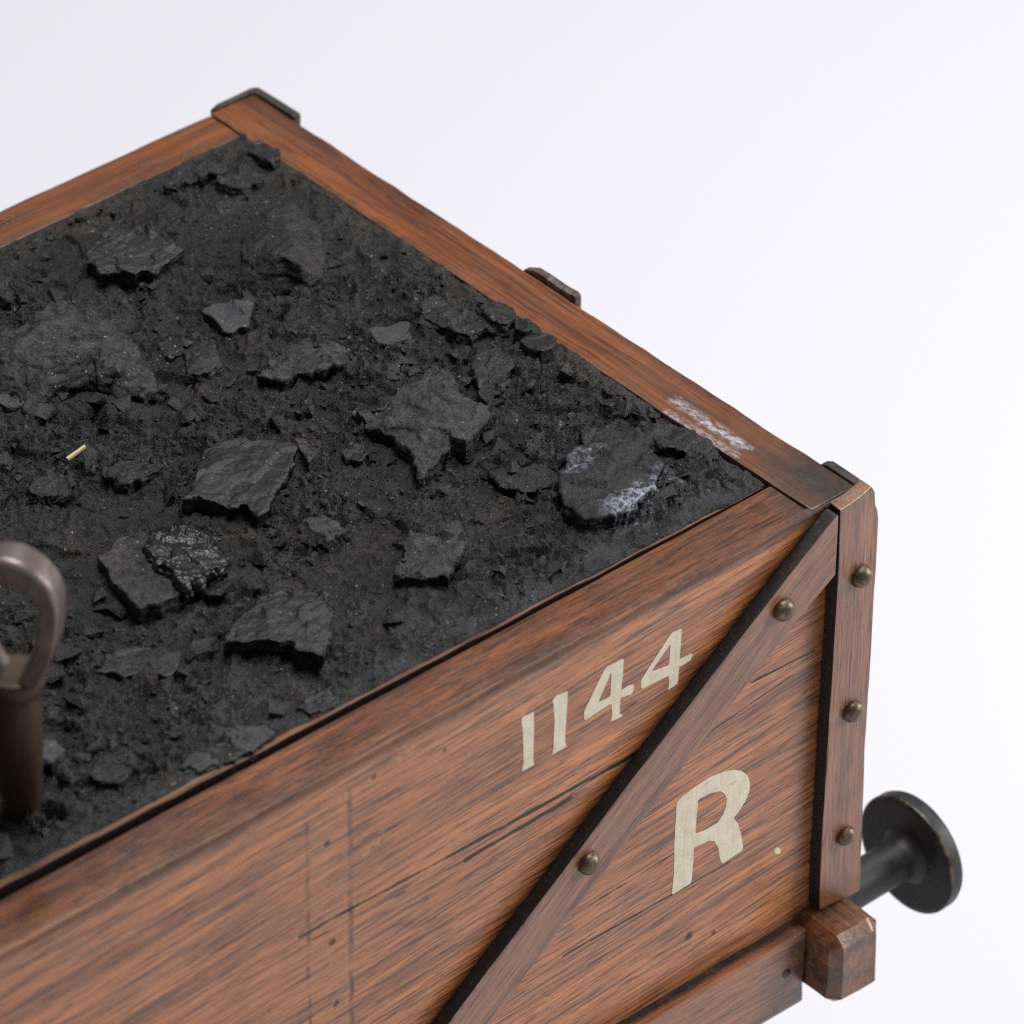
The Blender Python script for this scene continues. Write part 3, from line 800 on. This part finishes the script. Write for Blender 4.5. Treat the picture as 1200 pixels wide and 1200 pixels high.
    me.materials.clear()
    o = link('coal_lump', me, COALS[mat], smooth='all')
    tag(o, label, 'coal lump', 'lumps of coal set in the load')
    return o
def hash_label(t):
    return sum((i + 1) * ord(ch) for i, ch in enumerate(t)) % 9973

lump('broad flat-topped coal lump with a black undercut front, nearest the back plank', [(97, 310), (101, 293), (125, 272), (170, 262), (200, 280), (221, 297), (212, 302), (190, 311), (156, 320), (128, 316)], 4.6, 'smooth', [(160, 285, .6)], flare=-.4, rough=.32)
lump('domed coal lump with a pitch black triangular front face, below the far corner', [(284, 333, -6.5), (283, 292, -4.5), (305, 255, -4.5), (340, 236, -5.5), (372, 258, -5.2), (383, 297, -4.6), (377, 328, -6.0), (371, 346, -8.8), (326, 354, -9.2), (288, 350, -9.0)], 8.2, 'matte', [(325, 295, .5), (303, 321, -1.6), (352, 311, -1.2), (345, 285, 0), (335, 262, -1.8)], rough=.22, flare=.1, back=0, jag=.25)
lump('flat light grey coal chip with a pointed lower end, below the domed lump', [(235, 363), (250, 353), (295, 352), (293, 379), (275, 389), (262, 387)], 2.3, 'grey', rough=.14, flare=-.2, cell=0)
lump('largest coal lump, a wide grey ridge with a gritty front slope at the left edge', [(-30, 398, -4), (0, 388, -4), (50, 362, -4), (75, 350, -4), (115, 369, -4.2), (157, 403, -4.5), (176, 435, -4.8), (191, 457, -5.2), (165, 464, -5.0), (130, 466, -4.8), (100, 456, -5.2), (60, 470, -6.2), (20, 474, -6.5), (-30, 476, -6.5)], 7.4, 'gritty', [(60, 375, -.2), (90, 385, 0), (30, 396, -.6), (118, 405, -.6), (150, 440, -1.4), (160, 452, -1.9), (130, 452, -2.0), (0, 412, -1.0), (60, 418, -.7), (0, 440, -3), (60, 446, -3.2), (110, 440, -2.0)], rough=.42, flare=.4, back=0)
lump('small blocky dark coal lump in the rubble between the ridge and the light grey chip', [(213, 413), (225, 396), (250, 397), (258, 428), (241, 436), (220, 438)], 2.6, 'dark', rough=.4)
lump('tiny pale grey coal crumb beside the small blocky lump', [(190, 402), (205, 399), (211, 414), (199, 421), (190, 415)], 1.8, 'grey', rough=.12, cell=0)
lump('small pale grey oblong coal chip lying flat, midway between domed lump and pyramid', [(432, 385), (455, 381), (480, 377), (485, 395), (462, 401), (440, 401)], 1.9, 'grey', rough=.16, flare=-.1, cell=0)
lump('thin wide coal slab with a long dark crack under its front edge', [(296, 441), (318, 418), (358, 398), (400, 402), (414, 427), (380, 432), (354, 437), (318, 444)], 2.0, 'gritty', rough=.30, flare=-.6)
lump('angular pyramid-shaped coal lump with a pale facet at its peak, in the middle', [(417, 487, -1.5), (450, 467, -.4), (475, 448, .3), (510, 428, 1.0), (531, 436, .8), (541, 457, .3), (573, 486, -.6), (549, 514, -1.0), (525, 527, -1.2), (510, 546, -1.8), (488, 559, -2.0), (482, 532, -1.3), (452, 503, -1.0), (433, 496, -1.4)], 5.0, 'gritty', [(490, 458, 1.2), (522, 455, 1.4), (532, 475, .6), (500, 500, .2), (470, 480, .2)], rough=.34, flare=.2, back=.2)
lump('small light grey coal crumb stuck on the lower right slope of the pyramid lump', [(525, 497), (538, 490), (547, 500), (545, 515), (530, 511)], 5.4, 'grey', rough=.2, cell=0, base=0)
lump('upright rounded coal lump with a hollow lower face, right of the pyramid lump', [(555, 432), (562, 409), (582, 407), (601, 426), (593, 443), (585, 460), (573, 472), (562, 462)], 3.2, 'dark', [(578, 425, .7)], rough=.42)
lump('smooth jet black coal pebble beside the end plank, rightmost of the three there', [(609, 399), (617, 391), (628, 388), (644, 391), (651, 396), (648, 405), (634, 411), (616, 405)], 4.2, 'dark', rough=.10, flare=.25, cell=0, strata=.1)
lump('dark uneven coal lump against the end plank, leftmost of the three there', [(565, 361), (582, 356), (601, 359), (607, 371), (594, 380), (574, 374)], 3.4, 'dark', rough=.35)
lump('thin wedge of dark coal squeezed between two lumps by the end plank', [(602, 378), (618, 373), (632, 381), (633, 387), (616, 388), (604, 385)], 3.4, 'dark', rough=.25)
lump('crumbly wide coal slab in front of the dark lumps by the end plank', [(492, 358), (508, 350), (532, 346), (560, 358), (577, 372), (581, 387), (552, 392), (522, 384), (497, 375)], 2.8, 'matte', rough=.45)
lump('big layered coal lump smeared with white powder, nearest the right hand corner', [(656, 575, -.4), (658, 552), (672, 530, .2), (690, 506, .3), (715, 494, .3), (742, 497, .1), (761, 512, -.1), (773, 533, -.4), (777, 549, -.8), (762, 574, -1.2), (733, 603, -1.4), (708, 609, -1.2), (686, 604, -1.0), (660, 590, -.7)], 5.2, 'powdered', [(725, 525, .5), (690, 555, .3), (740, 560, -.3)], rough=.38, flare=.1)
lump('thin flat coal slab with an overhanging front edge, left of the powdered lump', [(572, 551, -.2), (600, 541), (634, 547), (651, 556), (648, 570), (628, 578), (611, 578), (586, 569)], 2.4, 'matte', rough=.2, flare=-.9)
lump('small dark coal lump tucked under the end plank above the white smear', [(724, 465), (734, 462), (745, 470), (772, 484), (769, 491), (745, 484), (730, 475)], 1.6, 'dark', rough=.3)
lump('low black coal slab wedged along the end plank beside the white streaks', [(762, 511), (790, 497), (820, 510), (846, 530), (836, 542), (811, 538), (783, 525)], 1.2, 'matte', rough=.35)
lump('thick smooth-topped square coal slab with a deep black gap beneath its front', [(213, 580, .2), (233, 555), (240, 520), (283, 512), (318, 518), (348, 526), (336, 557, .1), (311, 602), (288, 594), (258, 588), (235, 585)], 4.6, 'smooth', [(290, 545, .3)], flare=-.9, rough=.24)
lump('tilted flat coal slab with a dusty pale lower point, partly beneath the glossy lump', [(117, 651, .2), (140, 630), (173, 619), (200, 640), (213, 688), (217, 696), (186, 704), (158, 713), (141, 694), (126, 670)], 4.0, 'gritty', rough=.16, flare=-.3, cell=0)
lump('glossy black crumbly coal lump resting on a flat slab', [(173, 632), (190, 623), (225, 617), (254, 627), (266, 646), (251, 664), (232, 677), (213, 685), (196, 668), (178, 650)], 6.6, 'shiny', [(220, 645, 1.0)], rough=.42, cell=3.4, base=2.0)
lump('square smooth coal lump with two black hollows along its front, behind the front plank', [(265, 752), (268, 738), (288, 712), (312, 696), (335, 690), (384, 692), (387, 712), (387, 745), (379, 763), (364, 762), (335, 752), (306, 750), (280, 754)], 4.6, 'smooth', [(330, 720, .4), (365, 715, .3)], rough=.28, flare=-.7)
lump('thin smooth coal slab with a curved dark front edge, right of the iron eye', [(110, 790), (125, 767), (157, 756), (220, 758), (208, 783), (198, 793), (176, 788), (145, 790)], 1.9, 'smooth', rough=.12, flare=-.5, cell=0)
lump('broken-edged coal lump just below the pale splinter', [(115, 551), (139, 535), (160, 528), (185, 537), (192, 544), (171, 559), (150, 568), (125, 560)], 3.0, 'matte', rough=.45, flare=-.2)
lump('small rough coal lump at the left, above the iron eye', [(32, 572), (41, 557), (60, 552), (82, 553), (88, 567), (80, 577), (55, 580), (36, 580)], 2.4, 'matte', rough=.5)
lump('pale faced small coal lump at the left edge below the big ridge', [(-4, 452), (12, 448), (25, 455), (26, 472), (12, 477), (-4, 470)], 3.2, 'grey', rough=.3)
lump('rough coal lump below the big ridge, second from the left edge', [(27, 464), (45, 457), (65, 460), (68, 478), (55, 489), (30, 490)], 2.6, 'gritty', rough=.45)
lump('low granular coal lump with a shadowed lower edge, right of the square slab with hollows', [(460, 676), (474, 640), (494, 611), (545, 608), (548, 630), (534, 660), (527, 680), (509, 676), (482, 674)], 2.4, 'gritty', rough=.35, flare=-.4)
lump('small round black coal crumb in the brown dust left of the pyramid lump', [(400, 527), (411, 520), (426, 521), (432, 531), (422, 539), (405, 537)], 2.4, 'dark', rough=.35)
lump('narrow upright coal splinter touching the right corner of the thick square slab', [(347, 512), (362, 514), (375, 523), (370, 534), (362, 541), (352, 526)], 3.0, 'gritty', rough=.2, cell=0)
lump('small coal lump at the foot of the iron eye', [(37, 878), (47, 868), (63, 867), (75, 876), (72, 887), (60, 893), (45, 897)], 2.8, 'grey', rough=.3)
lump('low rounded coal lump near the front plank with a dark rim behind it', [(103, 906), (116, 890), (132, 885), (148, 889), (158, 903), (139, 917), (111, 915)], 1.5, 'matte', rough=.25)
lump('small coal lump tucked into the far corner against the planks', [(290, 178), (297, 168), (309, 166), (328, 177), (330, 187), (320, 191), (303, 186)], 2.2, 'smooth', rough=.25)
lump('long low coal plate along the back plank near the far corner', [(193, 217), (202, 201), (230, 187), (264, 190), (263, 203), (240, 206), (216, 214)], 2.0, 'matte', rough=.35)
lump('dusty coal plate between the far corner lump and the dome', [(252, 212), (268, 190), (292, 188), (312, 205), (303, 214), (276, 220)], 1.8, 'matte', rough=.35)
lump('bluish grey flat coal plate beside the front plank', [(207, 897), (228, 880), (250, 866), (276, 853), (310, 850), (322, 858), (300, 873), (276, 888), (238, 902)], .9, 'grey', rough=.25)
lump('low coal plate beside the front plank, right of the bluish grey one', [(345, 828), (370, 811), (394, 802), (398, 818), (384, 829), (366, 835)], .8, 'smooth', rough=.25)
lump('dark coal slab cut by the left edge, beneath the back plank', [(-12, 312), (0, 308), (12, 316), (25, 349), (11, 352), (-12, 338)], 3.2, 'matte', rough=.3)
lump('low coal plate with a curved crack, below the narrow splinter', [(350, 612), (364, 604), (380, 605), (405, 621), (391, 630), (368, 638), (354, 630)], 1.8, 'gritty', rough=.3)

# ------------------------------------------------------------------ iron eye standing in the coal
hb = P(25, 946, 2, .0)
hook = thing('iron_eye_bolt', 'brown iron eye on a thick rusty stem standing up out of the coal', 'eye bolt', (hb[0], hb[1], -.004))
right = np.array([R3[0][0], R3[0][1], 0.0]); right /= np.linalg.norm(right)
face = np.array([-right[1], right[0], 0.0])
if face @ np.array([R3[2][0], R3[2][1], 0]) > 0: face = -face      # towards the viewer
a = math.radians(-11)
ca, sa = math.cos(a), math.sin(a)
rotm = np.array([[ca, -sa, 0], [sa, ca, 0], [0, 0, 1]])
right, face = rotm @ right, rotm @ face
ZB = .0325                                                       # where the eye joins the stem
def eye_loop(rx, vt, vc, vb, wb, n=72):
    pts = []
    for k in range(n):
        t = 2 * math.pi * k / n
        c_, s__ = math.cos(t), math.sin(t)
        v = vc + (vt - vc) * c_ if c_ > 0 else vc + (vc - vb) * c_
        w = rx * s__
        if c_ <= 0: w = s__ * (rx + (wb - rx) * (abs(c_) ** 1.6)) if wb else w
        pts.append((w, v))
    return pts
outer = []
n = 72
for k in range(n):
    t = 2 * math.pi * k / n; c_, s__ = math.cos(t), math.sin(t)
    if c_ > 0: outer.append((10.3 * s__, 19.5 + 11.5 * c_))
    else:
        v = 19.5 + 21.0 * c_
        sgn = 1 if s__ >= 0 else -1
        w = (5.6 + (10.3 - 5.6) * (1 - (abs(c_)) ** 2.0)) * (abs(s__) ** .25)
        outer.append((sgn * w, v))
inner = []
for k in range(n):
    t = 2 * math.pi * k / n; c_, s__ = math.cos(t), math.sin(t)
    if c_ > 0: inner.append((6.5 * s__, 18.5 + 6.6 * c_))
    else: inner.append(((6.5 - 2.6 * abs(c_) ** 1.3) * (1 if s__ >= 0 else -1) * abs(s__) ** .6, 18.5 + 17.0 * c_))
def hp(q, d):
    return Vector(hb * 1.0 + right * q[0] * MM + face * d * MM + np.array([0, 0, ZB + q[1] * MM]))
bm = bmesh.new()
D = 3.9
def inset(o, i, f): return [(a_[0] + (b_[0] - a_[0]) * f, a_[1] + (b_[1] - a_[1]) * f) for a_, b_ in zip(o, i)]
sect = [(inset(outer, inner, 0), -D + 1.2), (inset(outer, inner, 0), D - 1.5), (inset(outer, inner, .05), D - .6), (inset(outer, inner, .16), D), (inset(outer, inner, .88), D), (inset(outer, inner, .97), D - .3), (inner, D - .8),
        (inner, -D + 1.1), (inset(outer, inner, .9), -D), (inset(outer, inner, .2), -D)]
rings = [[bm.verts.new(hp(q, d)) for q in lp] for lp, d in sect]
for A, B in zip(rings, rings[1:] + rings[:1]):
    for k in range(n): bm.faces.new((A[k], A[(k + 1) % n], B[(k + 1) % n], B[k]))
wobble(bm, .00018, 160, 3)
from_bm('eye', bm, M_HOOK, hook)
st = lathe_bm([(-.010, .0030), (.000, .0036), (.008, .0044), (.020, .0050), (.0285, .0052), (.0300, .0053), (.0308, .0059), (.0330, .0061), (.0340, .0056), (.0344, .004)], 40)
for q in st.verts:
    x, y, z = q.co
    q.co = Vector(hb + right * y + face * z * 0.95 + np.array([0, 0, x]))
wobble(st, .00025, 200, 9)
from_bm('stem', st, M_STEM, hook)

# pale splinter of straw on the coal
a, b = P(79, 538, 2, .003), P(100, 523, 2, .0042)
bm = bmesh.new(); d = Vector(b - a); rotq = d.to_track_quat('X', 'Z').to_matrix()
bmesh.ops.create_cube(bm, size=1)
for q in bm.verts:
    k = .75 if q.co.x > 0 else 1.0
    q.co = Vector((a + b) / 2) + rotq @ Vector((q.co.x * d.length, q.co.y * .0008 * k, q.co.z * .0006))
tag(from_bm('wood_splinter', bm, M_STRAW, smooth=False), 'thin pale splinter lying on the black coal', 'splinter')

# ------------------------------------------------------------------ light
def area(name, loc, target, sx, sy, power, color=(1, 1, 1)):
    l = bpy.data.lights.new(name, 'AREA'); l.shape = 'RECTANGLE'; l.size = sx; l.size_y = sy; l.energy = power; l.color = color
    o = bpy.data.objects.new(name, l); COL.objects.link(o)
    o.location = loc
    o.rotation_euler = (Vector(target) - Vector(loc)).to_track_quat('-Z', 'Y').to_euler()
    return o
area('softbox_overhead', (.26, .20, 1.48), (0.04, .10, -.08), .85, .85, 28, (1.0, .99, .985))
area('softbox_side', (1.05, -.56, .38), (.0, .0, -.08), .45, .55, 15, (1.0, .985, .97))
w = bpy.data.worlds.new('World'); S.world = w; w.use_nodes = True
w.node_tree.nodes['Background'].inputs[0].default_value = (.93, .95, 1.0, 1)
w.node_tree.nodes['Background'].inputs[1].default_value = .16

S.view_settings.view_transform = 'Standard'
S.view_settings.look = 'None'
S.view_settings.exposure = 0
S.view_settings.gamma = 1
S.render.engine = 'CYCLES'
S.cycles.max_bounces = 8
S.cycles.filter_width = 1.2
S.cycles.use_denoising = False
